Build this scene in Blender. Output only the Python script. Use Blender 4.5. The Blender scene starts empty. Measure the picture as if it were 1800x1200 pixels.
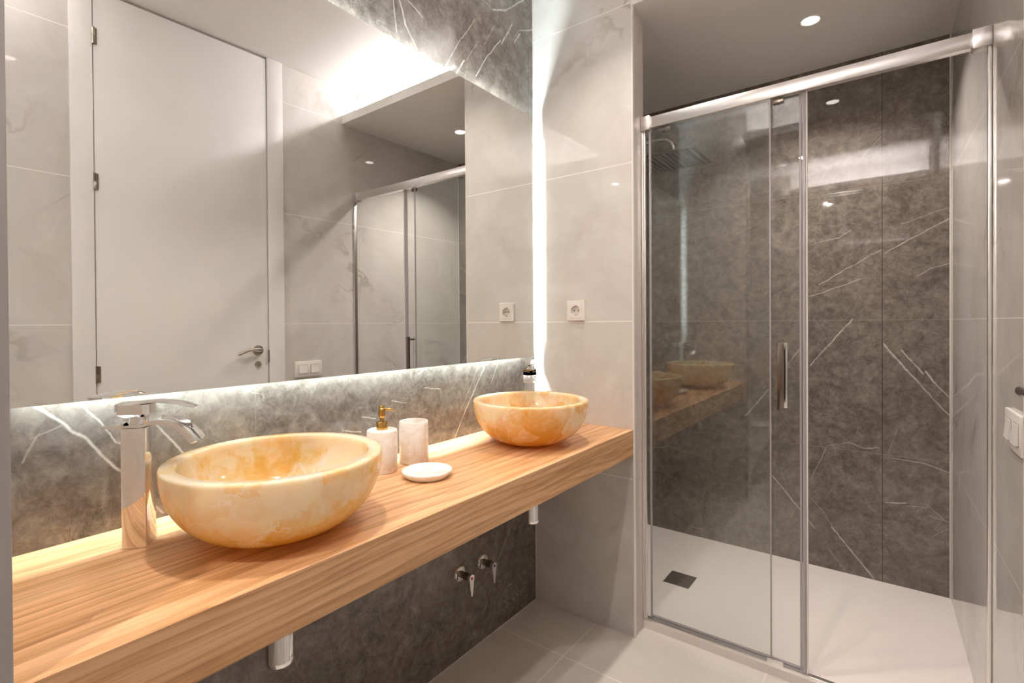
import bpy, bmesh, math
from mathutils import Vector, Matrix
sc = bpy.context.scene
COL = sc.collection
PI = math.pi

# ------------------------------------------------------------------ camera
F_PX, YAW, PITCH, ROLL, CY = 884.4367, math.radians(37.0674), math.radians(-.4297), math.radians(-.3676), 574.772
cam_d = bpy.data.cameras.new('camera')
cam = bpy.data.objects.new('camera', cam_d)
COL.objects.link(cam)
Fw = Vector((-math.sin(YAW), math.cos(YAW), 0)); Rt = Vector((math.cos(YAW), math.sin(YAW), 0)); Up = Vector((0, 0, 1))
f2 = Fw * math.cos(PITCH) + Up * math.sin(PITCH)
u2 = -Fw * math.sin(PITCH) + Up * math.cos(PITCH)
r3 = Rt * math.cos(ROLL) + u2 * math.sin(ROLL)
u3 = -Rt * math.sin(ROLL) + u2 * math.cos(ROLL)
M = Matrix((r3, u3, -f2)).transposed().to_4x4()
M.translation = Vector((1.2327, 0, 1.195))
cam.matrix_world = M
cam_d.sensor_width = 36
cam_d.lens = F_PX / 1800 * 36
cam_d.shift_y = (CY - 600) / 1800
cam_d.clip_start = .01
sc.camera = cam

# ------------------------------------------------------------------ world, exposure
w = bpy.data.worlds.new('world'); sc.world = w; w.use_nodes = True
w.node_tree.nodes['Background'].inputs[0].default_value = (.5, .45, .42, 1)
w.node_tree.nodes['Background'].inputs[1].default_value = .0
sc.view_settings.view_transform = 'Standard'
sc.view_settings.look = 'None'
sc.view_settings.gamma = 1
sc.view_settings.use_curve_mapping = False
sc.view_settings.exposure = 0.50

# light levels (all lamps of the room)
W_VANITY, W_SHOWER, W_NEAR = 3.2, 8.0, 11.0
E_COVE, E_NEARCOVE, E_MIRROR = 95.0, 700.0, 210.0
C_DOWN = (1.0, .90, .82)
C_COVE = (1.0, .94, .95)
C_MIRROR = (.80, .95, 1.0)

# ------------------------------------------------------------------ dimensions
YP, YP2, XP = 1.7926, 1.892, .452       # partition face, back face, width
YB = 2.783                              # shower back wall
YN, YN0 = .106, .006                    # near partition
YEND = -1.35
ZM, ZS = 2.60, 2.388                    # main ceiling, lowered ceiling
ZC, ZCB = .791, .692                    # counter top, counter underside
ZT = .029                               # shower tray
ROT = .022
def xr(y): return 1.4685 - math.tan(ROT) * (y - 1)
RW = Matrix.Translation((1.4685, 1, 0)) @ Matrix.Rotation(ROT, 4, 'Z')

# ------------------------------------------------------------------ materials
def new_mat(name):
    m = bpy.data.materials.new(name); m.use_nodes = True
    nt = m.node_tree; nt.nodes.clear()
    out = nt.nodes.new('ShaderNodeOutputMaterial')
    return m, nt, out
def N(nt, t, **k):
    n = nt.nodes.new(t)
    for a, b in k.items(): setattr(n, a, b)
    return n
def setin(nt, n, i, v):
    if isinstance(v, bpy.types.NodeSocket): nt.links.new(v, n.inputs[i])
    elif v is not None:
        if isinstance(v, (tuple, list)) and len(v) == 3 and n.inputs[i].type == 'RGBA': v = (*v, 1)
        n.inputs[i].default_value = v
def mth(nt, op, a, b=None, c=None, clamp=False):
    n = N(nt, 'ShaderNodeMath', operation=op, use_clamp=clamp)
    for i, v in enumerate((a, b, c)):
        if v is not None: setin(nt, n, i, v)
    return n.outputs[0]
def vm(nt, op, a, b=None, scale=None):
    n = N(nt, 'ShaderNodeVectorMath', operation=op)
    setin(nt, n, 0, a)
    if b is not None: setin(nt, n, 1, b)
    if scale is not None: setin(nt, n, 3, scale)
    return n.outputs[1] if op in ('DOT_PRODUCT', 'LENGTH', 'DISTANCE') else n.outputs[0]
def mixc(nt, f, a, b, mode='MIX'):
    n = N(nt, 'ShaderNodeMix', data_type='RGBA', blend_type=mode)
    setin(nt, n, 0, f); setin(nt, n, 6, a); setin(nt, n, 7, b)
    return n.outputs[2]
def noise(nt, vec, scale, detail=4, rough=.5, dist=0, out=0):
    n = N(nt, 'ShaderNodeTexNoise')
    setin(nt, n, 'Vector', vec)
    n.inputs['Scale'].default_value = scale; n.inputs['Detail'].default_value = detail
    n.inputs['Roughness'].default_value = rough; n.inputs['Distortion'].default_value = dist
    return n.outputs[out]
def ramp(nt, f, stops):
    n = N(nt, 'ShaderNodeValToRGB')
    el = n.color_ramp.elements
    while len(el) < len(stops): el.new(.5)
    for e, (p, c) in zip(el, stops):
        e.position = p; e.color = (*c, 1) if isinstance(c, tuple) else (c, c, c, 1)
    setin(nt, n, 0, f)
    return n.outputs[0]
def mrange(nt, v, a, b, c=0, d=1, smooth=False):
    n = N(nt, 'ShaderNodeMapRange')
    if smooth: n.interpolation_type = 'SMOOTHSTEP'
    setin(nt, n, 0, v)
    for i, x in enumerate((a, b, c, d)): setin(nt, n, i + 1, x)
    return n.outputs[0]
def principled(nt, out, color=None, rough=.5, metal=0, ior=1.5, **k):
    p = N(nt, 'ShaderNodeBsdfPrincipled')
    if color is not None: setin(nt, p, 'Base Color', color)
    setin(nt, p, 'Roughness', rough); setin(nt, p, 'Metallic', metal); setin(nt, p, 'IOR', ior)
    for a, b in k.items(): setin(nt, p, a.replace('_', ' '), b)
    nt.links.new(p.outputs[0], out.inputs[0])
    return p
def simple(name, color, rough=.5, metal=0, ior=1.5, bump=0, bscale=200, **k):
    m, nt, out = new_mat(name)
    tc = N(nt, 'ShaderNodeTexCoord').outputs['Object']
    nz = noise(nt, tc, 6, 3)
    c = mixc(nt, mrange(nt, nz, .3, .7, 0, 1), tuple(x * .985 for x in color), tuple(min(1, x * 1.015) for x in color))
    p = principled(nt, out, c, rough, metal, ior, **k)
    if bump:
        b = N(nt, 'ShaderNodeBump'); b.inputs['Strength'].default_value = bump; b.inputs['Distance'].default_value = .001
        nt.links.new(noise(nt, tc, bscale, 3), b.inputs['Height']); nt.links.new(b.outputs[0], p.inputs['Normal'])
    return m

# vein group: distance from a point to a line segment, as a 0..1 mask
VG = bpy.data.node_groups.new('vein_segment', 'ShaderNodeTree')
for nm, ty in (('P', 'NodeSocketVector'), ('A', 'NodeSocketVector'), ('D', 'NodeSocketVector'), ('W', 'NodeSocketFloat'), ('S', 'NodeSocketFloat')):
    VG.interface.new_socket(nm, in_out='INPUT', socket_type=ty)
VG.interface.new_socket('Mask', in_out='OUTPUT', socket_type='NodeSocketFloat')
gi = VG.nodes.new('NodeGroupInput'); go = VG.nodes.new('NodeGroupOutput')
pa = vm(VG, 'SUBTRACT', gi.outputs['P'], gi.outputs['A'])
h = mth(VG, 'DIVIDE', vm(VG, 'DOT_PRODUCT', pa, gi.outputs['D']), vm(VG, 'DOT_PRODUCT', gi.outputs['D'], gi.outputs['D']))
hc = mth(VG, 'MAXIMUM', mth(VG, 'MINIMUM', h, 1.0), 0.0)
dd = vm(VG, 'LENGTH', vm(VG, 'SUBTRACT', pa, vm(VG, 'SCALE', gi.outputs['D'], scale=hc)))
mk = mth(VG, 'SUBTRACT', 1.0, mth(VG, 'DIVIDE', dd, gi.outputs['W']), clamp=True)
mk = mth(VG, 'MULTIPLY', mth(VG, 'POWER', mk, 1.2), gi.outputs['S'])
VG.links.new(mk, go.inputs[0])

def tile_mat(name, axis, dark, light, veins=(), seam=None, grout=(.5, .48, .45), rough=.05, kind='dark', zg=.6, ior=1.5, gw=.0022, gdark=None):
    """polished porcelain in 60 cm rows. axis: in-plane horizontal axis (0=x, 1=y). seam: (offset, period)"""
    m, nt, out = new_mat(name)
    P = N(nt, 'ShaderNodeTexCoord').outputs['Object']
    sp = N(nt, 'ShaderNodeSeparateXYZ'); nt.links.new(P, sp.inputs[0])
    hx, z = sp.outputs[axis], sp.outputs[2]
    if kind == 'dark':
        wv = N(nt, 'ShaderNodeCombineXYZ')
        # grain runs along a diagonal
        n0 = noise(nt, P, 3.2, 3, .5)
        n1 = noise(nt, P, 34, 9, .78, .5)
        n2 = noise(nt, P, 9, 7, .7, 1.6)
        f = mth(nt, 'ADD', mth(nt, 'MULTIPLY', n1, .52), mth(nt, 'ADD', mth(nt, 'MULTIPLY', n2, .36), mth(nt, 'MULTIPLY', n0, .12)))
        col = ramp(nt, f, [(.40, tuple(x * .9 for x in dark)), (.495, tuple((a + b) / 2 for a, b in zip(dark, light))), (.565, light), (.66, tuple(x * 1.4 for x in light))])
        # hair-thin random veins
        rg = noise(nt, P, 2.1, 5, .55, 1.1)
        ln = mth(nt, 'ABSOLUTE', mth(nt, 'SUBTRACT', rg, .5))
        lm = mrange(nt, ln, 0, .0035, .30, 0)
        gate = mrange(nt, noise(nt, vm(nt, 'ADD', P, (3.1, 1.7, 5.2)), 3.3, 3), .53, .66)
        col = mixc(nt, mth(nt, 'MULTIPLY', lm, gate), col, (.55, .52, .48))
        # dark hair cracks
        rk = noise(nt, vm(nt, 'ADD', P, (7.7, 2.2, .4)), 5.5, 7, .62, 1.4)
        lk = mrange(nt, mth(nt, 'ABSOLUTE', mth(nt, 'SUBTRACT', rk, .5)), 0, .012, .55, 0)
        gk = mrange(nt, noise(nt, P, 4.1, 2), .45, .62)
        col = mixc(nt, mth(nt, 'MULTIPLY', lk, gk), col, tuple(x * .45 for x in dark))
    else:
        w1 = noise(nt, P, 1.3, 4, .55, .6, out=1)
        q = vm(nt, 'ADD', P, vm(nt, 'SCALE', vm(nt, 'SUBTRACT', w1, (.5, .5, .5)), scale=.55))
        c1 = noise(nt, q, 1.7, 5, .55)
        c2 = noise(nt, q, 4.5, 6, .6, .8)
        f = mth(nt, 'ADD', mth(nt, 'MULTIPLY', c1, .6), mth(nt, 'MULTIPLY', c2, .4))
        col = ramp(nt, f, [(.30, dark), (.47, tuple((a + b) / 2 for a, b in zip(dark, light))), (.62, light)])
        rk = noise(nt, q, 1.5, 5, .55, .5)
        lk = mrange(nt, mth(nt, 'ABSOLUTE', mth(nt, 'SUBTRACT', rk, .47)), 0, .022, .55, 0, True)
        gk = mrange(nt, noise(nt, P, 1.9, 2), .50, .66)
        col = mixc(nt, mth(nt, 'MULTIPLY', lk, gk), col, (.30, .25, .21))
        lk2 = mrange(nt, mth(nt, 'ABSOLUTE', mth(nt, 'SUBTRACT', rk, .55)), 0, .012, .5, 0, True)
        col = mixc(nt, mth(nt, 'MULTIPLY', mth(nt, 'MULTIPLY', lk2, .22), mrange(nt, noise(nt, P, 2.6, 2), .42, .6)), col, tuple(min(.9, x * 1.25) for x in light))
    if veins:
        pr = vm(nt, 'ADD', P, vm(nt, 'SCALE', vm(nt, 'SUBTRACT', noise(nt, P, 22, 4, .6, out=1), (.5, .5, .5)), scale=.013))
        msk = (0, 1, 1) if axis == 1 else (1, 0, 1)
        pr = vm(nt, 'MULTIPLY', pr, msk)
        brk = mrange(nt, noise(nt, P, 26, 3), .33, .55, .45, 1)
        acc = None
        for v in veins:
            a, b, c, d = v[:4]; wd = v[4] if len(v) > 4 else .0035; st = v[5] if len(v) > 5 else .7
            g = N(nt, 'ShaderNodeGroup'); g.node_tree = VG
            A = (0, a, b) if axis == 1 else (a, 0, b); D = (0, c - a, d - b) if axis == 1 else (c - a, 0, d - b)
            nt.links.new(pr, g.inputs[0]); g.inputs[1].default_value = A; g.inputs[2].default_value = D
            g.inputs[3].default_value = wd * .9; g.inputs[4].default_value = st * .85
            acc = g.outputs[0] if acc is None else mth(nt, 'MAXIMUM', acc, g.outputs[0])
        col = mixc(nt, mth(nt, 'MULTIPLY', acc, brk), col, (.74, .70, .64))
    # grout
    def line(v, off, per):
        t = mth(nt, 'ADD', mth(nt, 'DIVIDE', mth(nt, 'SUBTRACT', v, off), per), 100.5)
        d = mth(nt, 'MULTIPLY', mth(nt, 'ABSOLUTE', mth(nt, 'SUBTRACT', mth(nt, 'FRACT', t), .5)), per)
        return mrange(nt, d, gw * .45, gw * .8, 1, 0)
    gm = line(z, 0, zg)
    if gdark is not None:
        col = mixc(nt, gm, col, grout)
        if seam: col = mixc(nt, line(hx, *seam), col, gdark)
    else:
        if seam: gm = mth(nt, 'MAXIMUM', gm, line(hx, *seam))
        col = mixc(nt, gm, col, grout)
    p = principled(nt, out, col, rough, 0, ior)
    # very slight waviness of the polished face
    bp = N(nt, 'ShaderNodeBump'); bp.inputs['Strength'].default_value = .25; bp.inputs['Distance'].default_value = .002
    nt.links.new(noise(nt, P, 3.0 if kind == 'dark' else 1.2, 1), bp.inputs['Height'])
    nt.links.new(bp.outputs[0], p.inputs['Normal'])
    if kind != 'dark': bp.inputs['Distance'].default_value = .00015
    return m

VE_L = [(.19, 1.065, .274, .98, .0045, .9), (.274, .98, .327, .904, .0045, .9), (.327, .904, .40, .80, .004, .8), (.245, 1.012, .199, .992, .003, .3), (.262, 1.06, .323, .966, .0032, .75),
    (.21, 1.00, .185, .955, .003, .4), (.385, .995, .44, .918, .004, .8), (.323, .966, .36, .94, .003, .5),
    (1.29, .791, 1.369, .909, .004, .9), (1.369, .909, 1.47, 1.05, .004, .8), (1.324, .883, 1.42, 1.03, .003, .4), (1.502, .974, 1.55, 1.06, .003, .7),
    (1.014, .958, 1.073, .944, .003, .7), (.905, .924, .952, .913, .0028, .6), (.839, .898, .90, .882, .003, .7), (1.151, .986, 1.219, .973, .003, .6), (1.12, .90, 1.16, .915, .0025, .3),
    (1.032, 2.199, 1.046, 2.108, .004, .8), (1.032, 2.199, 1.02, 2.29, .0035, .6), (1.057, 2.211, 1.082, 2.144, .006, .9), (1.057, 2.211, 1.03, 2.30, .004, .7), (1.082, 2.144, 1.13, 2.088, .0045, .9), (1.06, 2.24, 1.158, 2.205, .004, .8), (.94, 2.27, 1.06, 2.24, .004, .6),
    (1.257, 2.082, 1.318, 2.183, .0035, .7), (1.318, 2.183, 1.418, 2.324, .003, .6), (1.314, 2.083, 1.354, 2.144, .005, .9), (1.368, 2.149, 1.432, 2.246, .0025, .5), (1.468, 2.253, 1.53, 2.348, .0025, .5),
    (1.42, 2.115, 1.483, 2.211, .004, .9), (1.483, 2.211, 1.569, 2.312, .004, .9), (1.577, 2.303, 1.645, 2.409, .005, 1), (1.661, 2.347, 1.697, 2.397, .005, .9),
    (1.523, 2.411, 1.60, 2.445, .006, .8), (1.60, 2.445, 1.654, 2.488, .005, .7), (1.654, 2.488, 1.726, 2.55, .005, .7), (1.697, 2.408, 1.79, 2.455, .005, .7), (1.523, 2.411, 1.463, 2.417, .003, .5), (1.65, 2.35, 1.69, 2.41, .003, .4),
    (1.50, .22, 1.79, .62, .0022, .40), (1.44, .16, 1.66, .42, .0018, .25), (1.60, .5, 1.78, .68, .0018, .3), (.63, .52, .70, .30, .002, .25), (1.5, .40, 1.56, .44, .002, .3)]
VE_B = [(1.101, 1.912, 1.198, 2.019, .0028, .35), (1.138, 2.052, 1.198, 2.055, .0025, .25), (.92, 1.895, 1.198, 1.98, .0028, .30), (.938, 1.566, 1.04, 1.585, .003, .45), (1.04, 1.585, 1.084, 1.612, .003, .5),
    (1.266, 1.618, 1.418, 1.668, .0028, .4), (1.205, 1.495, 1.428, 1.625, .0032, .65), (.955, 1.368, 1.197, 1.515, .003, .7), (.915, 1.312, 1.125, 1.389, .0028, .65), (1.318, 1.387, 1.362, 1.416, .003, .5), (1.362, 1.416, 1.428, 1.434, .003, .5),
    (1.106, 2.159, 1.114, 1.969, .002, .25), (.92, .984, 1.002, 1.094, .0040, .8), (1.002, 1.094, 1.085, 1.202, .0044, .9), (.975, 1.065, 1.02, 1.115, .003, .6), (.944, 1.2, 1.016, 1.039, .0022, .3),
    (1.205, 1.092, 1.282, .98, .0048, .95), (1.282, .983, 1.37, .864, .0042, .8), (1.37, .864, 1.43, .789, .0038, .7), (1.215, 1.065, 1.26, 1.005, .0025, .4), (1.265, 1.067, 1.338, .968, .0042, .85), (1.346, .976, 1.38, .928, .0045, .9), (1.38, .928, 1.432, .862, .0035, .75),
    (.987, .607, 1.071, .635, .0028, .6), (1.071, .635, 1.133, .618, .0032, .7), (1.133, .618, 1.185, .628, .003, .7), (1.232, .589, 1.334, .585, .003, .65), (1.334, .585, 1.43, .556, .0032, .7),
    (.919, .432, .982, .592, .0026, .5), (1.219, .608, 1.251, .718, .0022, .4), (1.207, .387, 1.281, .400, .0045, .8), (1.281, .388, 1.349, .394, .0028, .55), (1.342, .413, 1.419, .345, .0026, .5), (1.36, .36, 1.43, .348, .003, .5),
    (.914, .362, .986, .276, .0026, .4), (1.005, .23, 1.168, .033, .0046, .9), (.985, .27, 1.02, .215, .003, .5), (.913, .237, .938, .203, .0042, .7), (.995, .121, 1.019, .083, .003, .4), (1.342, .249, 1.419, .319, .0025, .35),
    (.297, 1.718, .435, 1.762, .0025, .35), (.592, 1.653, .712, 1.697, .0025, .35), (.63, .714, .68, .775, .004, .75), (.68, .775, .736, .854, .0046, .85), (.813, 1.286, .934, 1.323, .0026, .4), (.787, .928, .876, 1.064, .0046, .6), (.80, .94, .83, .975, .006, .4),
    (.112, .47, .228, .498, .0026, .5), (.228, .498, .4, .472, .0028, .5), (.755, .428, .873, .283, .0045, .9), (.873, .283, .92, .23, .004, .6), (.338, .08, .414, .072, .0035, .5), (.505, .972, .617, .972, .0022, .35), (.547, .683, .603, .667, .0022, .3), (.82, .20, .88, .33, .002, .3)]
DK, LT = (.092, .076, .063), (.205, .174, .147)
M_dark_l = tile_mat('dark_marble_vanity', 1, DK, LT, VE_L, seam=(.597, 1.2), grout=(.17, .155, .14), rough=.07, kind='dark', gw=.0018)
M_dark_b = tile_mat('dark_marble_shower', 0, DK, LT, VE_B, seam=(1.198, 1.2), grout=(.23, .20, .175), gw=.0020, rough=.03, kind='dark', gdark=(.03, .025, .02), ior=1.6)
LDK, LLT = (.54, .505, .465), (.70, .675, .64)
M_light = tile_mat('light_marble', 0, LDK, LLT, seam=None, grout=(.90, .88, .85), rough=.035, kind='light', ior=1.52)
M_lightr = tile_mat('light_marble_right', 1, LDK, LLT, [], seam=None, grout=(.90, .88, .85), rough=.03, kind='light', ior=1.52)
# floor tiles
def floor_mat():
    m, nt, out = new_mat('floor_tile')
    P = N(nt, 'ShaderNodeTexCoord').outputs['Object']
    sp = N(nt, 'ShaderNodeSeparateXYZ'); nt.links.new(P, sp.inputs[0])
    c1 = noise(nt, P, 1.6, 5, .55, .7); c2 = noise(nt, P, 7, 5, .6)
    col = ramp(nt, mth(nt, 'ADD', mth(nt, 'MULTIPLY', c1, .7), mth(nt, 'MULTIPLY', c2, .3)), [(.3, (.60, .55, .505)), (.65, (.73, .685, .64))])
    def line(v, off, per):
        t = mth(nt, 'ADD', mth(nt, 'DIVIDE', mth(nt, 'SUBTRACT', v, off), per), 100.5)
        d = mth(nt, 'MULTIPLY', mth(nt, 'ABSOLUTE', mth(nt, 'SUBTRACT', mth(nt, 'FRACT', t), .5)), per)
        return mrange(nt, d, .0010, .0018, 1, 0)
    g = mth(nt, 'MAXIMUM', line(sp.outputs[0], .29, .6), line(sp.outputs[1], 1.54, .6))
    col = mixc(nt, g, col, (.90, .87, .83))
    principled(nt, out, col, .22, 0, 1.5)
    return m
M_floor = floor_mat()
def wood_mat():
    m, nt, out = new_mat('oiled_wood')
    P = N(nt, 'ShaderNodeTexCoord').outputs['Object']
    mp = N(nt, 'ShaderNodeMapping'); nt.links.new(P, mp.inputs[0]); mp.inputs['Scale'].default_value = (1, .045, 1)
    big = noise(nt, P, 2.2, 3, .5, out=1)
    mp2 = N(nt, 'ShaderNodeMapping'); nt.links.new(P, mp2.inputs[0]); mp2.inputs['Scale'].default_value = (1, .16, 1)
    wob = noise(nt, mp2.outputs[0], 5.5, 3, .5)
    # growth rings seen as long cathedral bands
    sp = N(nt, 'ShaderNodeSeparateXYZ'); nt.links.new(P, sp.inputs[0])
    v = mth(nt, 'ADD', mth(nt, 'MULTIPLY', sp.outputs[0], 26.0), mth(nt, 'ADD', mth(nt, 'MULTIPLY', sp.outputs[2], 52.0), mth(nt, 'MULTIPLY', wob, 7.0)))
    ring = mth(nt, 'FRACT', v)
    rr = mth(nt, 'POWER', ring, 2.2)
    fib = noise(nt, mp.outputs[0], 130, 6, .65)
    fib2 = noise(nt, mp.outputs[0], 38, 5, .6)
    mp3 = N(nt, 'ShaderNodeMapping'); nt.links.new(P, mp3.inputs[0]); mp3.inputs['Scale'].default_value = (1, .05, 1)
    band = noise(nt, mp3.outputs[0], 13, 2, .5)
    f = mth(nt, 'ADD', mth(nt, 'MULTIPLY', rr, .115), mth(nt, 'ADD', mth(nt, 'MULTIPLY', fib, .42), mth(nt, 'ADD', mth(nt, 'MULTIPLY', fib2, .34), mth(nt, 'MULTIPLY', band, .26))))
    col = ramp(nt, f, [(.36, (.82, .54, .33)), (.49, (.72, .42, .22)), (.60, (.52, .275, .120)), (.73, (.33, .150, .055))])
    # glued staves 11 cm wide on the top, each a little different
    st = mth(nt, 'FLOOR', mth(nt, 'DIVIDE', sp.outputs[0], .113))
    wn = N(nt, 'ShaderNodeTexWhiteNoise', noise_dimensions='1D'); nt.links.new(st, wn.inputs['W'])
    col = mixc(nt, 1.0, col, ramp(nt, wn.outputs['Value'], [(0, .90), (1, 1.10)]), 'MULTIPLY')
    p = principled(nt, out, col, .33, 0, 1.48)
    b = N(nt, 'ShaderNodeBump'); b.inputs['Strength'].default_value = .15; b.inputs['Distance'].default_value = .0006
    nt.links.new(fib, b.inputs['Height']); nt.links.new(b.outputs[0], p.inputs['Normal'])
    return m
M_wood = wood_mat()
def onyx_mat(name, off, amber):
    m, nt, out = new_mat(name)
    P = vm(nt, 'ADD', N(nt, 'ShaderNodeTexCoord').outputs['Object'], off)
    wp = vm(nt, 'ADD', P, vm(nt, 'SCALE', vm(nt, 'SUBTRACT', noise(nt, P, 9, 4, .6, out=1), (.5, .5, .5)), scale=.09))
    vo = N(nt, 'ShaderNodeTexVoronoi', feature='F1'); nt.links.new(wp, vo.inputs['Vector']); vo.inputs['Scale'].default_value = 11
    cell = N(nt, 'ShaderNodeSeparateColor'); nt.links.new(vo.outputs['Color'], cell.inputs[0])
    n1 = noise(nt, wp, 7, 6, .65, .8)
    n2 = noise(nt, wp, 30, 6, .7, .5)
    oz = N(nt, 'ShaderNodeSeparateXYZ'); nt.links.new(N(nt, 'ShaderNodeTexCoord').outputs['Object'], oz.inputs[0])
    height_glow = mrange(nt, mth(nt, 'ADD', oz.outputs[2], mth(nt, 'MULTIPLY', n1, .05)), .02, .165, -.155, .085)  # pale rim to amber base, partly light through the stone painted into colour
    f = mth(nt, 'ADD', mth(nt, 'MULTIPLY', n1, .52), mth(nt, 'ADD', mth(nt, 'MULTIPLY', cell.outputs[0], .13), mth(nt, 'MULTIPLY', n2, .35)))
    f = mth(nt, 'ADD', f, height_glow)
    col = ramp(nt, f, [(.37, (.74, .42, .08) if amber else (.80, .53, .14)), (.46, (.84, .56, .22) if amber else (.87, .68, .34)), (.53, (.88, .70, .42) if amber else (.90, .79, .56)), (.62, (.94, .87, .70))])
    ve = mrange(nt, mth(nt, 'ABSOLUTE', mth(nt, 'SUBTRACT', noise(nt, wp, 4.2, 4, .5, .6), .5)), 0, .007, .9, 0, True)
    col = mixc(nt, mth(nt, 'MULTIPLY', ve, mrange(nt, noise(nt, P, 6, 2), .42, .55)), col, (.97, .95, .90))
    p = principled(nt, out, col, .09, 0, 1.5)
    p.inputs['Subsurface Weight'].default_value = .85
    p.inputs['Subsurface Radius'].default_value = (1.0, .72, .38)
    p.inputs['Subsurface Scale'].default_value = .014
    tr = N(nt, 'ShaderNodeBsdfTranslucent'); nt.links.new(mixc(nt, 1.0, col, (1.0, .80, .42), 'MULTIPLY'), tr.inputs[0])
    mx = N(nt, 'ShaderNodeMixShader'); mx.inputs[0].default_value = .30
    nt.links.new(p.outputs[0], mx.inputs[1]); nt.links.new(tr.outputs[0], mx.inputs[2]); nt.links.new(mx.outputs[0], out.inputs[0])
    return m
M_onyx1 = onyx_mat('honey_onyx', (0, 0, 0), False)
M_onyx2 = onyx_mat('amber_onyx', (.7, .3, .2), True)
def accessory_marble():
    m, nt, out = new_mat('white_marble')
    P = N(nt, 'ShaderNodeTexCoord').outputs['Object']
    q = vm(nt, 'ADD', P, vm(nt, 'SCALE', vm(nt, 'SUBTRACT', noise(nt, P, 14, 4, .6, out=1), (.5, .5, .5)), scale=.07))
    f = noise(nt, q, 16, 5, .6, .8)
    col = ramp(nt, f, [(.34, (.72, .59, .49)), (.45, (.84, .77, .70)), (.53, (.90, .87, .83))])
    principled(nt, out, col, .28, 0, 1.5)
    return m
M_acc = accessory_marble()
M_chrome = simple('chrome', (.86, .85, .84), .035, 1)
M_satin = simple('brushed_aluminium', (.90, .88, .86), .30, 1)
M_rail = simple('anodised_rail', (.80, .77, .76), .28, 1)
M_steel = simple('satin_steel', (.50, .46, .41), .26, 1)
M_hinge = simple('dark_nickel', (.30, .26, .22), .3, 1)
M_darkmetal = simple('darkened_chrome', (.22, .18, .15), .22, 1)  # also darkens chrome handle and stems: their dark reflection put into colour
M_brass = simple('antique_brass', (.52, .33, .10), .22, 1)
M_white = simple('white_plastic', (.78, .74, .70), .28)
M_switchgap = simple('rocker_shadow_gap', (.36, .33, .30), .5)
M_hole = simple('dark_hole', (.02, .018, .016), .6)
M_paint = simple('white_ceiling_paint', (.82, .80, .775), .55)
M_softpaint = simple('satin_ceiling_paint', (.78, .76, .735), .38)
M_lacquer = simple('white_door_lacquer', (.82, .80, .775), .35)
M_groove = simple('door_gap', (.32, .28, .25), .8)
M_tray = simple('mineral_resin_tray', (.76, .70, .665), .42, 0, 1.5, .5, 350)
M_ceramic = simple('white_ceramic', (.80, .79, .77), .08)
M_trim = simple('white_corner_trim', (.80, .77, .73), .2)
M_grout = simple('light_silicone', (.66, .62, .57), .5)
M_red = simple('red_dot', (.55, .015, .03), .3)
M_blue = simple('blue_dot', (.02, .02, .16), .3)
M_endface = simple('polished_jamb', (.60, .53, .49), .06, 0, 1.6)
M_seal = simple('lilac_grey_seal', (.40, .365, .385), .18, 0, 1.5)
M_drain = simple('dark_drain_steel', (.16, .14, .12), .34, 1)
def mirror_mat():
    m, nt, out = new_mat('mirror_silver'); g = N(nt, 'ShaderNodeBsdfGlossy'); g.inputs['Roughness'].default_value = 0
    g.inputs['Color'].default_value = (.86, .87, .855, 1); nt.links.new(g.outputs[0], out.inputs[0]); return m
M_mirror = mirror_mat()
def pane_mat():
    m, nt, out = new_mat('clear_safety_glass')
    t = N(nt, 'ShaderNodeBsdfTransparent'); t.inputs[0].default_value = (.965, .975, .968, 1)
    g = N(nt, 'ShaderNodeBsdfGlossy'); g.inputs['Roughness'].default_value = 0; g.inputs['Color'].default_value = (1, 1, 1, 1)
    fr = N(nt, 'ShaderNodeFresnel'); fr.inputs['IOR'].default_value = 1.52
    # both faces of the thin pane let the same light in: same fresnel from inside and outside
    ly = N(nt, 'ShaderNodeLayerWeight'); ly.inputs['Blend'].default_value = .5
    f = mth(nt, 'POWER', ly.outputs['Facing'], 5.0)
    f = mth(nt, 'ADD', mth(nt, 'MULTIPLY', f, .955), .045)
    mx = N(nt, 'ShaderNodeMixShader'); nt.links.new(f, mx.inputs[0]); nt.links.new(t.outputs[0], mx.inputs[1]); nt.links.new(g.outputs[0], mx.inputs[2])
    nt.links.new(mx.outputs[0], out.inputs[0])
    nt.nodes.remove(fr)
    return m
M_pane = pane_mat()
def emit(name, color, strength):
    m, nt, out = new_mat(name); e = N(nt, 'ShaderNodeEmission'); e.inputs[0].default_value = (*color, 1); e.inputs[1].default_value = strength
    nt.links.new(e.outputs[0], out.inputs[0]); return m
M_led = emit('mirror_led', C_MIRROR, E_MIRROR)
M_cove = emit('cove_led', C_COVE, E_COVE)
M_cove2 = emit('near_cove_led', C_COVE, E_NEARCOVE)
M_lens = emit('downlight_lens', (1, .93, .86), 9)

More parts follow.
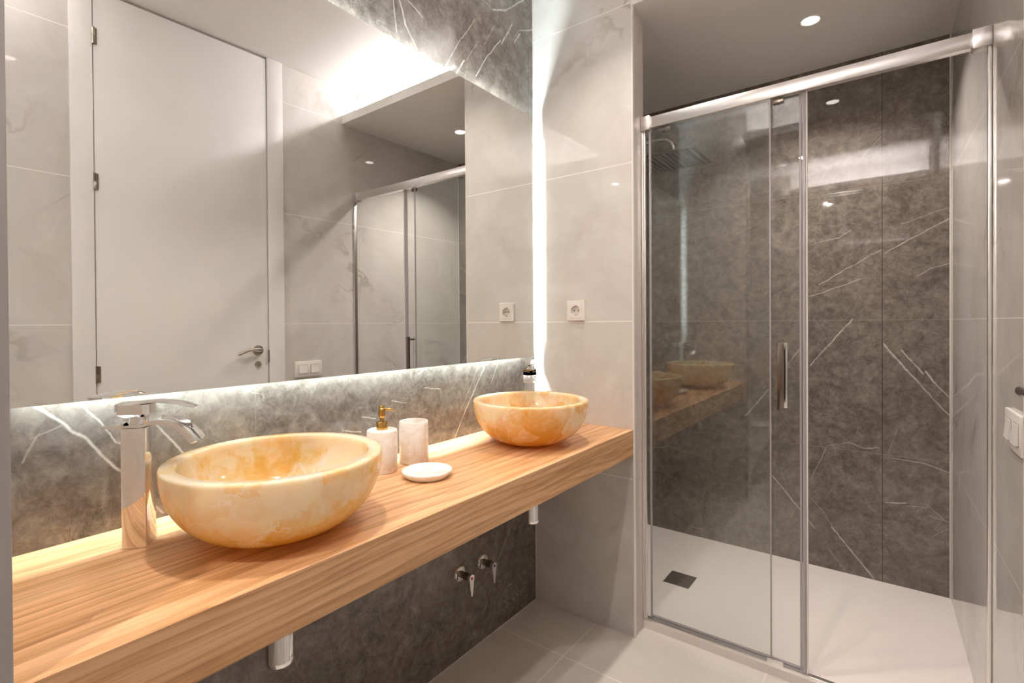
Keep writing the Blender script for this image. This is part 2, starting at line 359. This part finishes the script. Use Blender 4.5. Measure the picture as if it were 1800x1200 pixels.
# ------------------------------------------------------------------ geometry helpers
class MB:
    def __init__(self): self.bm = bmesh.new()
    def box(self, x0, x1, y0, y1, z0, z1, bevel=0, seg=2, mat=None):
        vs = [self.bm.verts.new((x, y, z)) for x in (x0, x1) for y in (y0, y1) for z in (z0, z1)]
        fs = [self.bm.faces.new([vs[i] for i in f]) for f in ((0, 1, 3, 2), (4, 6, 7, 5), (0, 4, 5, 1), (2, 3, 7, 6), (0, 2, 6, 4), (1, 5, 7, 3))]
        if bevel:
            es = list({e for f in fs for e in f.edges})
            r = bmesh.ops.bevel(self.bm, geom=es, offset=bevel, segments=seg, affect='EDGES', profile=.5)
        return self
    def lathe(self, prof, cx=0, cy=0, seg=64, axis='Z', z0=0):
        rings = []
        for r, z in prof:
            if r < 1e-6: rings.append([self.bm.verts.new(self._ax(0, 0, z, axis, cx, cy, z0))])
            else: rings.append([self.bm.verts.new(self._ax(r * math.cos(2 * PI * k / seg), r * math.sin(2 * PI * k / seg), z, axis, cx, cy, z0)) for k in range(seg)])
        for a, b in zip(rings, rings[1:]):
            for k in range(seg):
                k2 = (k + 1) % seg
                if len(a) == 1 and len(b) == 1: continue
                if len(a) == 1: self.bm.faces.new((a[0], b[k], b[k2]))
                elif len(b) == 1: self.bm.faces.new((a[k], b[0], a[k2]))
                else: self.bm.faces.new((a[k], b[k], b[k2], a[k2]))
        return self
    def _ax(self, x, y, z, axis, cx, cy, z0):
        if axis == 'Z': return (cx + x, cy + y, z0 + z)
        if axis == 'X': return (cx + z, cy + x, z0 + y)
        return (cx + x, cy + z, z0 + y)      # 'Y'
    def prism(self, pts, a, b, axis='Y', bevel=0):
        """extrude a 2-D outline: axis Y -> pts are (x,z); axis Z -> (x,y); axis X -> (y,z)"""
        def P(p, t): return (p[0], t, p[1]) if axis == 'Y' else (p[0], p[1], t) if axis == 'Z' else (t, p[0], p[1])
        va = [self.bm.verts.new(P(p, a)) for p in pts]; vb = [self.bm.verts.new(P(p, b)) for p in pts]
        n = len(pts); fs = [self.bm.faces.new(va), self.bm.faces.new(list(reversed(vb)))]
        for i in range(n): fs.append(self.bm.faces.new((va[i], vb[i], vb[(i + 1) % n], va[(i + 1) % n])))
        if bevel:
            es = [e for e in {e for f in fs for e in f.edges} if e.calc_face_angle(0) > .6]
            bmesh.ops.recalc_face_normals(self.bm, faces=self.bm.faces[:])
            bmesh.ops.bevel(self.bm, geom=es, offset=bevel, segments=2, affect='EDGES', profile=.5)
        return self
    def sweep(self, path, prof):
        """closed cross-sections list prof[i] (list of Vector) bridged along the path"""
        rings = [[self.bm.verts.new(v) for v in ring] for ring in prof]
        n = len(rings[0])
        for a, b in zip(rings, rings[1:]):
            for k in range(n): self.bm.faces.new((a[k], a[(k + 1) % n], b[(k + 1) % n], b[k]))
        self.bm.faces.new(list(reversed(rings[0]))); self.bm.faces.new(rings[-1])
        return self
    def tube(self, pts, r, seg=20):
        pts = [Vector(p) for p in pts]; rings = []
        up = Vector((0, 0, 1))
        t0 = (pts[1] - pts[0]).normalized()
        n = t0.cross(up); n = n.normalized() if n.length > .1 else Vector((1, 0, 0))
        for i, p in enumerate(pts):
            t = (pts[min(i + 1, len(pts) - 1)] - pts[max(i - 1, 0)]).normalized()
            n = (n - t * n.dot(t)).normalized(); b = t.cross(n)
            rr = r[i] if isinstance(r, (list, tuple)) else r
            rings.append([p + n * rr * math.cos(2 * PI * k / seg) + b * rr * math.sin(2 * PI * k / seg) for k in range(seg)])
        return self.sweep(None, rings)
    def rot(self, mtx):
        bmesh.ops.transform(self.bm, matrix=mtx, verts=self.bm.verts[:]); return self
    def build(self, name, mat, parent=None, smooth=40, label=None, loc=None):
        bmesh.ops.recalc_face_normals(self.bm, faces=self.bm.faces[:])
        me = bpy.data.meshes.new(name); self.bm.to_mesh(me); self.bm.free()
        o = bpy.data.objects.new(name, me); COL.objects.link(o)
        me.materials.append(mat)
        if smooth:
            for p in me.polygons: p.use_smooth = True
            try: me.set_sharp_from_angle(angle=math.radians(smooth))
            except Exception: pass
        if parent: o.parent = parent
        if loc: o.location = loc
        if label: o['label'] = label
        return o
def thing(name, label, cat, loc=(0, 0, 0), rz=0, group=None):
    o = bpy.data.objects.new(name, None); COL.objects.link(o)
    o.empty_display_size = .05
    o.location = loc; o.rotation_euler = (0, 0, rz)
    return tag(o, label, cat, group)
def tag(o, label, cat, group=None):
    o['label'] = label; o['category'] = cat
    if group: o['group'] = group
    return o
def struct(name, mb, mat, parent=None, label=None, smooth=0):
    o = mb.build(name, mat, parent, smooth=smooth, label=label)
    if parent is None: o['kind'] = 'structure'
    return o
def copy_tree(o, parent=None):
    c = o.copy(); COL.objects.link(c)
    if parent: c.parent = parent
    for ch in [x for x in bpy.data.objects if x.parent == o]: copy_tree(ch, c)
    return c

# ------------------------------------------------------------------ room shell
XE = 1.56
struct('floor', MB().box(-.1, XE, YEND - .1, YB + .1, -.1, 0), M_floor)
struct('wall_left', MB().box(-.1, 0, YEND - .1, YB + .1, 0, 2.72), M_dark_l, label='dark grey marble tiled wall behind the long mirror')
struct('wall_back', MB().box(0, XE, YB, YB + .1, 0, 2.72), M_dark_b, label='dark brown-grey marble tiled back wall of the shower')
o = struct('wall_right', MB().box(0, .1, YEND - 1 - .1, YB - 1 + .1, 0, 2.72), M_lightr, label='pale polished marble tiled wall with the door')
o.matrix_world = RW
struct('wall_near', MB().box(0, XE, YEND - .1, YEND, 0, 2.72), M_light)
struct('wall_partition', MB().box(0, XP, YP, YP2, 0, 2.72), M_light, label='short pale marble wall between the counter and the shower')
struct('wall_partition_near', MB().box(0, XP, YN0, YN, 0, 2.72), M_light, label='end of the short near wall at the left edge')
struct('ceiling', MB().box(-.1, XE, .05, 1.905, ZM, ZM + .1), M_paint)
# lowered ceiling over the shower with an upstand lip hiding the light trough
lip = [(YP, ZS), (YB + .1, ZS), (YB + .1, ZM), (1.905, ZM), (1.905, 2.408), (1.806, 2.408), (1.806, 2.437), (YP, 2.437)]
struct('ceiling_shower', MB().prism(lip, XP + .0005, XE, 'X').box(0, XP, YP2, YB + .1, ZS, ZM), M_softpaint)
YL = .20
lip2 = [(YL, ZS), (YEND - .1, ZS), (YEND - .1, ZM), (.088, ZM), (.088, 2.408), (YL - .014, 2.408), (YL - .014, 2.437), (YL, 2.437)]
struct('ceiling_entrance', MB().prism(lip2, XP + .0005, XE, 'X').box(0, XP, YEND - .1, YN0, ZS, ZM), M_softpaint)
# corner trims, silicone lines
struct('trim_1', MB().box(XP - .002, XP + .0035, YP - .0025, YP + .010, 0, ZM, .001), M_trim, label='white corner trim on the partition edge')
struct('trim_2', MB().box(XP, XP + .0015, YP + .010, YP2, .03, ZM - .2), M_endface, label='polished pinkish jamb face of the partition')
struct('trim_3', MB().box(XP - .002, XP + .0035, YN - .010, YN + .0025, 0, ZM, .001), simple('grey_edge_trim', (.34, .325, .32), .4), label='grey corner trim on the near wall end')
struct('trim_4', MB().box(0, .003, YP - .003, YP, 0, ZM, .0008).box(0, .003, YN, YP, 0, .003, .0008).box(0, XP, YP - .003, YP, 0, .003, .0008), M_grout, label='pale joint where floor and walls meet')
struct('trim_5', MB().box(xr(YB) - .005, xr(YB) - .0, YB - .005, YB, ZT, ZS, .001), M_grout, label='white vertical joint in the back right shower corner')

# ------------------------------------------------------------------ door in the right wall (seen in the mirror)
door = struct('door_1', MB().box(-.010, .0, .6275 - 1, 1.3405 - 1, .005, 2.588, .0015), M_lacquer, label='tall plain white door reflected in the mirror', smooth=30)
door.matrix_world = RW
fr = MB().box(-.016, 0, .5505 - 1, .624 - 1, 0, 2.599, .002).box(-.016, 0, 1.344 - 1, 1.428 - 1, 0, 2.599, .002)
fr.build('door_frame', M_lacquer, door, smooth=30)
MB().box(-.004, 0, .624 - 1, .630 - 1, 0, 2.599).box(-.004, 0, 1.338 - 1, 1.344 - 1, 0, 2.599).box(-.004, 0, .63 - 1, 1.338 - 1, 2.585, 2.599).build('door_gap', M_groove, door)
for z in (2.396, 1.794, .993, .22):
    MB().lathe([(0, -.035), (.0055, -.035), (.0055, -.001), (.005, 0), (.0055, .001), (.0055, .035), (0, .035)], -.014, .627 - 1, 16, z0=z).box(-.0125, -.0105, .629 - 1, .640 - 1, z - .034, z + .034).build('hinge', M_hinge, door)
# strike plate of the lock between leaf and frame
MB().box(-.0165, -.012, 1.336 - 1, 1.3445 - 1, 1.00, 1.062).build('strike_plate', M_steel, door)
hy, hz = 1.286 - 1, 1.065
hd = MB().lathe([(0, 0), (.026, 0), (.0265, .004), (.024, .009), (.012, .011), (.010, .014), (.010, .033), (0, .033)], 0, 0, 40, axis='X').rot(Matrix.Translation((-.010, hy, hz)) @ Matrix.Rotation(PI, 4, 'Z')).build('door_handle', M_steel, door)
path = [(-.038, .004, .0), (-.043, -.012, .0025), (-.043, -.035, .005), (-.041, -.058, .002), (-.038, -.080, -.007), (-.035, -.100, -.015), (-.033, -.108, -.018)]
rr = [.0095, .0098, .0080, .0072, .0075, .0088, .0070]
MB().tube([(a - .0, hy + b, hz + c) for a, b, c in path], rr, 18).build('lever', M_steel, hd)
ek = MB().lathe([(0, 0), (.0165, 0), (.017, .004), (.015, .008), (0, .008)], 0, 0, 32, axis='X').rot(Matrix.Translation((-.010, hy, .992)) @ Matrix.Rotation(PI, 4, 'Z')).build('lock_rosette', M_steel, door)
MB().box(-.027, -.018, hy - .0025, hy + .0025, .984, 1.000, .001).build('thumb_turn', M_steel, ek)

# ------------------------------------------------------------------ mirror with light strips behind it
XM, MY0, MY1, MZ0, MZ1 = .031, .161, 1.738, 1.0549, 2.0585
t = thing('wall_mirror', 'long frameless backlit mirror on the dark marble wall above the wooden counter', 'mirror', (0, MY0, MZ0))
L, Hh = MY1 - MY0, MZ1 - MZ0
MB().box(.026, XM, 0, L, 0, Hh).build('mirror_glass', M_mirror, t, smooth=0)
ins = .045
MB().box(.0, .0255, ins + .004, L - ins - .004, ins + .004, Hh - ins - .004).build('backing_frame', M_satin, t, smooth=0)
for (y0, y1, z0, z1) in ((ins, L - ins, ins, ins + .003), (ins, L - ins, Hh - ins - .003, Hh - ins), (L - ins - .003, L - ins, ins, Hh - ins), (ins, ins + .003, ins, Hh - ins)):
    MB().box(.006, .016, y0, y1, z0, z1).build('light_strip', M_led, t, smooth=0, label='glowing cool white strip behind the mirror edge')
t2 = MB().box(XP + .004, xr(1.9) - .0005, 1.896, 1.900, 2.500, 2.512).build('cove_light', M_cove, smooth=0)
tag(t2, 'glowing strip hidden in the ceiling recess above the shower front', 'cove light')
t3 = MB().box(XP + .004, xr(.1) - .003, .125, .137, 2.4085, 2.4115).build('cove_light', M_cove2, smooth=0)
tag(t3, 'glowing strip in the ceiling recess on the entrance side', 'cove light')

# ------------------------------------------------------------------ counter
ct = MB().box(0.001, XP, 0, YP - YN - .004, 0, ZC - ZCB, .0015, 1).build('wooden_countertop', M_wood, loc=(0, YN + .002, ZCB), smooth=30)
tag(ct, 'thick warm wooden countertop slab running along the wall under both basins', 'countertop')

# ------------------------------------------------------------------ basins
def bowl_profile(R, H, th=.027):
    pr = [(0, 0), (.045, 0), (.056, .0015)]
    for k in range(1, 26):
        a = k / 25 * PI / 2
        z = H * (1 - math.cos(a)) ** 1.0
        r = .058 + (R - .058) * math.sin(a) ** .92
        pr.append((r, .002 + z * (H - .012) / H))
    pr += [(R + .0003, H - .004), (R - .0008, H - .0014), (R - .003, H), (R - th + .002, H - .0008), (R - th, H - .003)]
    for k in range(1, 24):
        a = PI / 2 * (1 - k / 24)
        z = .020 + (H - .024) * (1 - math.cos(a))
        pr.append(((R - th) * math.sin(a) ** .9, z))
    pr.append((0, .020))
    return pr
def basin(x, y, R, H, mat, label):
    t = thing('vessel_sink', label, 'sink', (x, y, ZC), 0, 'round onyx basins on the counter')
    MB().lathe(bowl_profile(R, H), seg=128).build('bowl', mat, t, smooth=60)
    MB().lathe([(0, .0), (.021, .0), (.0225, .002), (.020, .0045), (0, .006)], z0=.0195, seg=32).build('drain_plug', M_chrome, t)
    return t
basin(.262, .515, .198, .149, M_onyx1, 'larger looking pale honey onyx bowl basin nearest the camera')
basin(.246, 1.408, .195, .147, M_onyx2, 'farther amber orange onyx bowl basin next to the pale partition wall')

# ------------------------------------------------------------------ faucets
def faucet(x, y, ang, label):
    t = thing('basin_faucet', label, 'faucet', (x, y, ZC), ang, 'tall chrome basin faucets')
    MB().box(-.020, .020, -.020, .020, 0, .219, .0022, 2).build('body', M_chrome, t, smooth=30)
    # flat plate turning into a falling arched spout
    top = [(-.047, .2245), (.015, .2245), (.030, .2285), (.045, .2300), (.060, .2275), (.074, .2205), (.087, .2095), (.098, .1960), (.103, .1880)]
    bot = [(-.047, .2210), (.015, .2200), (.030, .2215), (.045, .2220), (.058, .2195), (.070, .2125), (.081, .2020), (.090, .1890), (.0945, .1835)]
    prof = []
    for (a, b), (c, d) in zip(top, bot):
        wd = .026 if a < .02 else .0245
        cur = .0 if a < .02 else .0030
        prof.append([Vector(v) for v in ((c, -wd, d + cur * .6), (a, -wd, b + cur), (a - .001, -wd * .5, b - cur * .3), (a - .001, 0, b - cur * .6), (a - .001, wd * .5, b - cur * .3), (a, wd, b + cur), (c, wd, d + cur * .6), (c, 0, d - cur * .4))])
    MB().sweep(None, prof).build('spout', M_chrome, t, smooth=50)
    MB().lathe([(0, .2235), (.0165, .2235), (.0165, .239), (0, .239)], seg=32).box(-.022, -.017, -.016, .016, .2235, .228, .001).build('neck', M_chrome, t)
    # octagonal cap and blade lever
    w1, w2 = .0235, .0205
    b = MB()
    def octo(hx, hy, z, cx=-.004):
        c = .008
        return [Vector((cx + px, py, z)) for px, py in ((hx - c, -hy), (hx, -hy + c), (hx, hy - c), (hx - c, hy), (-hx + c, hy), (-hx, hy - c), (-hx, -hy + c), (-hx + c, -hy))]
    b.sweep(None, [octo(.019, .0165, .237), octo(.028, .021, .243), octo(.028, .021, .2605), octo(.022, .016, .2635)])
    cap = b.build('cap', M_chrome, t, smooth=25)
    pts = [(-.010, .2610, .0065, .018), (.012, .2645, .0050, .020), (.032, .2660, .0042, .0205), (.052, .2645, .0038, .0200), (.072, .2605, .0034, .0185), (.088, .2555, .0030, .0165), (.096, .2525, .0018, .0150)]
    b = MB(); prof = []
    for x0, z0, th_, wd in pts:
        prof.append([Vector(v) for v in ((x0, -wd, z0 - th_ * .6), (x0, -wd, z0 - .0005), (x0, -wd * .5, z0 + .001), (x0, 0, z0 + .0016), (x0, wd * .5, z0 + .001), (x0, wd, z0 - .0005), (x0, wd, z0 - th_ * .6), (x0, 0, z0 - th_))])
    b.sweep(None, prof).build('lever', M_chrome, cap, smooth=50)
    return t
faucet(.1215, .3235, math.radians(50), 'tall square chrome waterfall faucet beside the nearest basin at left')
faucet(.106, 1.600, math.radians(-53), 'chrome waterfall faucet partly hidden behind the far amber basin')

# ------------------------------------------------------------------ accessories
t = thing('soap_dispenser', 'white marble soap dispenser with a brass pump between the basins', 'soap dispenser', (.111, .888, ZC))
MB().lathe([(0, 0), (.038, 0), (.041, .003), (.041, .111), (.0395, .114), (.037, .115), (0, .115)], seg=64).build('bottle', M_acc, t, smooth=50)
MB().lathe([(0, .1145), (.0155, .1145), (.0158, .116), (.0158, .134), (.0145, .1365), (.006, .137), (.006, .150), (0, .150)], seg=40).build('collar', M_brass, t, label='brass collar')
pm = MB().lathe([(0, .146), (.0070, .146), (.0092, .150), (.0098, .153), (.0098, .172), (.0085, .1735), (.0085, .178), (.0075, .180), (0, .180)], seg=32).build('pump_head', M_brass, t, label='brass pump head')
nz = Vector((.55, .83, 0)).normalized()
MB().tube([nz * .004 + Vector((0, 0, .170)), nz * .018 + Vector((0, 0, .169)), nz * .026 + Vector((0, 0, .167)), nz * .0325 + Vector((0, 0, .163))], [.0038, .0034, .0032, .0026], 14).build('nozzle', M_brass, pm)
t = MB().lathe([(0, 0), (.039, 0), (.042, .003), (.042, .118), (.0412, .120), (.0375, .120), (.0367, .118), (.0365, .008), (0, .006)], seg=64).build('tumbler', M_acc, loc=(.112, 1.002, ZC), smooth=50)
tag(t, 'white marble tumbler standing right of the soap dispenser', 'tumbler')
t = MB().lathe([(0, 0), (.050, 0), (.056, .003), (.064, .012), (.066, .017), (.0655, .0195), (.063, .0205), (.058, .0190), (.050, .0165), (0, .0155)], seg=72).build('soap_dish', M_acc, loc=(.250, .924, ZC), smooth=60)
tag(t, 'round shallow white marble soap dish on the wooden counter', 'soap dish')

# ------------------------------------------------------------------ under the counter
def trap(x, y, label):
    t = thing('bottle_trap', label, 'drain trap', (x, y, .515), 0, 'chrome traps under the counter')
    MB().lathe([(0, .0), (.021, .0), (.0262, .004), (.0275, .010), (.0275, .013), (.0270, .0145), (.0270, .105), (.024, .110), (.016, .112), (.016, .1765), (0, .1765)], seg=48).build('trap_body', M_chrome, t)
    MB().tube([(-.02, 0, .088), (-.12, 0, .088), (-x + .002, 0, .088)], .016, 20).build('waste_pipe', M_chrome, t)
    return t
trap(.250, .520, 'chrome bottle trap under the counter below the nearest basin')
trap(.250, 1.405, 'chrome bottle trap under the counter near the pale partition')
def valve(y, z, mdot, label, part_label):
    t = thing('stop_valve', label, 'valve', (0, y, z), 0, 'stop valves on the dark wall under the counter')
    MB().lathe([(0, 0), (.0270, 0), (.0285, .002), (.026, .007), (.019, .009), (.016, .0095), (0, .0095)], axis='X', seg=40).build('rosette', M_chrome, t)
    MB().lathe([(0, .009), (.0120, .009), (.0120, .022), (.0105, .023), (.0105, .027), (.0125, .028), (.0125, .050), (0, .050)], axis='X', seg=32).build('stem', M_darkmetal, t)  # chrome stem, reflection of the dark wall put into its colour
    pts = [(-.0125 * math.cos(a), .0125 * math.sin(a)) for a in [PI * k / 12 for k in range(13)]] + [(.0045, -.060), (.002, -.064), (-.002, -.064), (-.0045, -.060)]
    lv = MB().prism(pts, .046, .060, 'X', .0012).build('lever', M_chrome, t, smooth=30)
    MB().lathe([(0, .0598), (.0050, .0598), (.0048, .0612), (0, .0614)], axis='X', seg=20).build('dot', mdot, lv, label=part_label)
    return t
valve(1.311, .304, M_red, 'chrome stop valve with a red dot on its lever', 'red dot')
valve(1.436, .300, M_blue, 'chrome stop valve with a dark blue dot, nearer the corner', 'dark blue dot')

# ------------------------------------------------------------------ socket on the partition
t = thing('wall_socket', 'square white power socket on the pale marble partition beside the mirror', 'socket', (.2085, YP, 1.245))
def ring(half, y, circle=False, n=64):
    out = []
    for k in range(n):
        c, s_ = math.cos(2 * PI * k / n), math.sin(2 * PI * k / n)
        q = 1 if circle else 1 / max(abs(c), abs(s_))
        out.append((half * c * q, y, half * s_ * q))
    return out
def ringed(rings, name, mat, parent, cap=False):
    m_ = MB(); R_ = [[m_.bm.verts.new(p) for p in r_] for r_ in rings]; n = len(R_[0])
    for p, q in zip(R_, R_[1:]):
        for k in range(n): m_.bm.faces.new((p[k], p[(k + 1) % n], q[(k + 1) % n], q[k]))
    if cap: m_.bm.faces.new(R_[-1])
    return m_.build(name, mat, parent, smooth=30)
ringed([ring(.0203, -.0085, True), ring(.0203, -.0105, True), ring(.0285, -.0105), ring(.0290, -.0088), ring(.0395, -.0088), ring(.041, -.0070), ring(.041, 0)], 'cover_plate', M_white, t)
b = ringed([ring(.0203, -.0100, True), ring(.0190, -.0012, True)], 'socket_insert', simple('socket_shade', (.66, .62, .58), .35), t, cap=True)
for q in (-.0095, .0095): MB().lathe([(0, 0), (.0026, 0), (.0026, .0012), (0, .0012)], q, -.0024, 16, 'Y').build('pin_hole', M_hole, b)
for q in (.0165, -.0205): MB().box(-.003, .003, -.0102, -.0015, q, q + .004, .0005, 1).build('earth_clip', M_steel, b)

# ------------------------------------------------------------------ double switch on the right wall
t = thing('light_switch', 'double white rocker light switch between the door and the shower', 'switch')
t.matrix_world = RW @ Matrix.Translation((0, 1.5685 - 1, .947))
MB().box(-.009, 0, -.0805, .0805, -.043, .043, .002, 2).build('cover_plate', M_white, t, smooth=30)
for s in (-1, 1):
    cy_ = s * .0355
    MB().box(-.0096, -.0085, cy_ - .0262, cy_ + .0262, -.0245, .0245).build('rocker_gap', M_switchgap, t)
    MB().prism([(-.0090, -.022), (-.0155, -.022), (-.0145, -.018), (-.0112, .022), (-.0090, .022)], cy_ - .024, cy_ + .024, 'Y', .0008).build('rocker', M_white, t, smooth=30)

# ------------------------------------------------------------------ shower
pts = [(0, YP2), (XP, YP2), (XP, 1.8765), (xr(1.8765), 1.8765), (xr(YB), YB), (0, YB)]
t = MB().prism(pts, 0, ZT, 'Z').build('shower_tray', M_tray, smooth=0)
tag(t, 'low pale beige shower tray with a fine textured surface', 'shower tray')
t = thing('drain_cover', 'dark rectangular metal drain cover set in the shower tray', 'drain cover', (.465, 2.268, ZT))
MB().box(-.057, .057, -.060, .060, 0, .0022, .0010, 1).build('plate', M_drain, t, smooth=30)
mk_ = MB()
# small embossed maker's mark: a mountain outline and a bar of five strokes
for k in range(5): mk_.box(.008 + k * .0065, .0115 + k * .0065, -.006, .001, .0022, .0027)
mk_.prism([(-.006, -.006), (.0, .004), (.006, -.006), (.004, -.006), (.0, .0005), (-.004, -.006)], .0022, .0027, 'Z')
mk_.build('emblem', M_steel, bpy.data.objects['plate'])

# rain shower on the left side wall behind the partition
t = thing('rain_shower', 'ceiling height rain shower head on a thin curved chrome arm', 'shower head', (.42, 2.33, 1.945))
arm = [(-.420, 0, .130), (-.10, 0, .112), (-.055, 0, .108)]
for k in range(1, 9):
    a = k / 8 * PI / 2
    arm.append((-.055 + .055 * math.sin(a), 0, .053 + .055 * math.cos(a)))
arm.append((0, 0, .018))
MB().tube(arm, .0085, 18).build('arm', M_chrome, t)
MB().lathe([(0, 0), (.030, 0), (.030, .006), (.012, .010), (0, .010)], -.4195, 0, 32, 'X', .13).build('wall_flange', M_chrome, t)
hd = MB().box(-.135, .135, -.140, .140, 0, .008, .002, 1).lathe([(0, .008), (.022, .008), (.016, .020), (0, .022)], seg=28).build('head', M_darkmetal, t, smooth=30)
g = MB()
for k in range(11):
    x = -.115 + k * .023
    g.box(x - .0055, x + .0055, -.128, .128, -.0022, .0002, .0008, 1)
g.build('nozzle_strip', simple('rubber_nozzles', (.13, .12, .11), .6), hd)

# ------------------------------------------------------------------ shower enclosure
XR = xr(1.876)
en = thing('shower_enclosure', 'sliding glass shower door with an aluminium rail standing partly open', 'shower door', (0, 1.876, ZT))
def E(): return MB()
MB().box(.488, XR - .038, -.004, .016, 1.914, 1.957, .0015).box(.488, XR - .038, .010, .030, 1.918, 1.936, .001).build('top_rail', M_rail, en, smooth=30)
MB().box(XP + .002, .490, -.012, .024, 1.908, 1.961, .0012).build('rail_bracket', M_rail, en, smooth=30)
MB().box(XR - .040, XR - .0005, -.012, .024, 1.908, 1.961, .0012).build('rail_bracket', M_rail, en, smooth=30)
MB().box(XP + .002, .461, -.006, .012, .012, 1.908, .001).box(.4615, .469, -.004, .008, .012, 1.908, .001).build('wall_profile', M_satin, en, smooth=30)
MB().box(XR - .0085, XR - .0005, -.006, .016, .012, 1.908, .001).build('wall_profile', M_satin, en, smooth=30)
MB().box(XP + .002, XR - .0005, .000, .014, 0, .012, .001).box(XP + .002, XR - .0005, .014, .030, 0, .005, .001).build('bottom_rail', M_satin, en, smooth=30)
fp = MB().box(.468, .905, -.002, .004, .010, 1.918).build('fixed_panel', M_pane, en, smooth=0)
MB().box(.9035, .908, -.003, .005, .012, 1.912, .001).build('edge_seal', M_seal, fp, smooth=30)
sp_ = MB().box(.482, 1.006, .0155, .0215, .016, 1.925).build('sliding_panel', M_pane, en, smooth=0)
MB().box(.990, .9965, .013, .024, .012, 1.914, .001).box(.999, 1.0085, .012, .025, .012, 1.914, .0015).build('closing_seal', M_seal, sp_, smooth=30, label='lilac grey translucent closing seal')
MB().box(1.0088, 1.0135, .013, .024, .012, 1.914, .001).build('magnet_strip', M_trim, sp_, smooth=30, label='white magnet strip')
MB().box(.478, .4835, .013, .024, .012, 1.914, .001).build('rear_seal', M_seal, sp_, smooth=30)
MB().box(.482, 1.006, .0125, .0245, .0095, .016, .001).box(.482, 1.006, .0135, .0235, .0185, .0225, .0008).build('bottom_seal', M_seal, sp_, smooth=30)
hn = MB().box(.931, .949, -.030, -.018, .876, 1.096, .0012).build('handle', M_darkmetal, sp_, smooth=30, label='flat chrome handle bar with a dark reflection in its colour')
for z in (.890, 1.082): MB().box(.935, .945, -.018, .0155, z - .005, z + .005, .001).build('standoff', M_chrome, hn, smooth=30)
MB().box(.935, .953, .0215, .030, .876, 1.096, .001).build('rear_grip', M_chrome, sp_, smooth=30)
for x in (.540, .925):
    MB().box(x - .012, x + .020, .0100, .028, 1.896, 1.913, .0015).lathe([(0, 0), (.008, 0), (.008, .006), (0, .006)], x + .004, .024, 24, 'Y', 1.903).build('roller', M_darkmetal, sp_, smooth=30)
MB().box(.893, .943, -.007, .002, .0125, .030, .0015).box(.905, .936, .002, .027, .0125, .017, .001).build('floor_guide', M_satin, en, smooth=30)

# ------------------------------------------------------------------ downlights
def downlight(x, y, z, watts, label, spread=100):
    t = thing('ceiling_downlight', label, 'downlight', (x, y, z), 0, 'recessed round ceiling downlights')
    MB().lathe([(.0430, 0), (.0425, -.0022), (.040, -.0035), (.034, -.0030), (.0305, .0), (.0300, .0)], seg=56).build('trim_ring', M_white, t)
    MB().lathe([(0, -.0012), (.0295, -.0012), (.0300, -.0002), (0, -.0002)], seg=40).build('lens', M_lens, t)
    l = bpy.data.lights.new('downlight_beam', 'AREA'); l.shape = 'DISK'; l.size = .056; l.energy = watts; l.color = C_DOWN
    l.spread = math.radians(spread)
    lo = bpy.data.objects.new('downlight_beam', l); COL.objects.link(lo); lo.parent = t; lo.location = (0, 0, -.005)
    return t
downlight(.975, 2.318, ZS, W_SHOWER, 'lit round downlight in the lowered ceiling above the shower tray', 120)
downlight(.450, .480, ZM, W_VANITY, 'lit downlight in the high ceiling over the nearest basin')
downlight(.452, 1.390, ZM, W_VANITY, 'lit downlight in the high ceiling over the far basin')
downlight(.720, -.410, ZS, W_NEAR, 'lit downlight in the lowered ceiling behind the camera', 175)

# ------------------------------------------------------------------ toilet behind the near wall (faint reflection in the shower glass)
t = thing('toilet', 'white toilet seen as a faint reflection in the shower glass', 'toilet', (0, -.42, 0))
def oval(x0, x1, wd, z, n=40):
    out = []
    for k in range(n):
        a = 2 * PI * k / n
        cx_, rx = (x0 + x1) / 2, (x1 - x0) / 2
        c, s = math.cos(a), math.sin(a)
        p = 2.0 if c > 0 else 4.0
        out.append(Vector((cx_ + rx * math.copysign(abs(c) ** (2 / p), c), wd * math.copysign(abs(s) ** (2 / 2.4), s), z)))
    return out
MB().sweep(None, [oval(.002, .36, .13, 0), oval(.002, .38, .13, .05), oval(.002, .44, .145, .20), oval(.002, .52, .175, .34), oval(.002, .535, .18, .395)]).build('pan', M_ceramic, t, smooth=50)
MB().sweep(None, [oval(.06, .540, .183, .397), oval(.06, .542, .185, .402), oval(.06, .540, .184, .414)]).build('seat', M_ceramic, t, smooth=50)
MB().sweep(None, [oval(.06, .540, .183, .416), oval(.06, .540, .183, .428), oval(.07, .530, .175, .434)]).build('lid', M_ceramic, t, smooth=50)
t = thing('flush_plate', 'chrome flush plate on the dark wall above the toilet', 'flush plate', (0, -.42, 1.0))
MB().box(0, .010, -.12, .12, -.08, .08, .002).build('plate', M_satin, t, smooth=30)
for s in (-1, 1): MB().box(.010, .013, s * .055 - .045, s * .055 + .045, -.055, .055, .001).build('button', M_chrome, t, smooth=30)
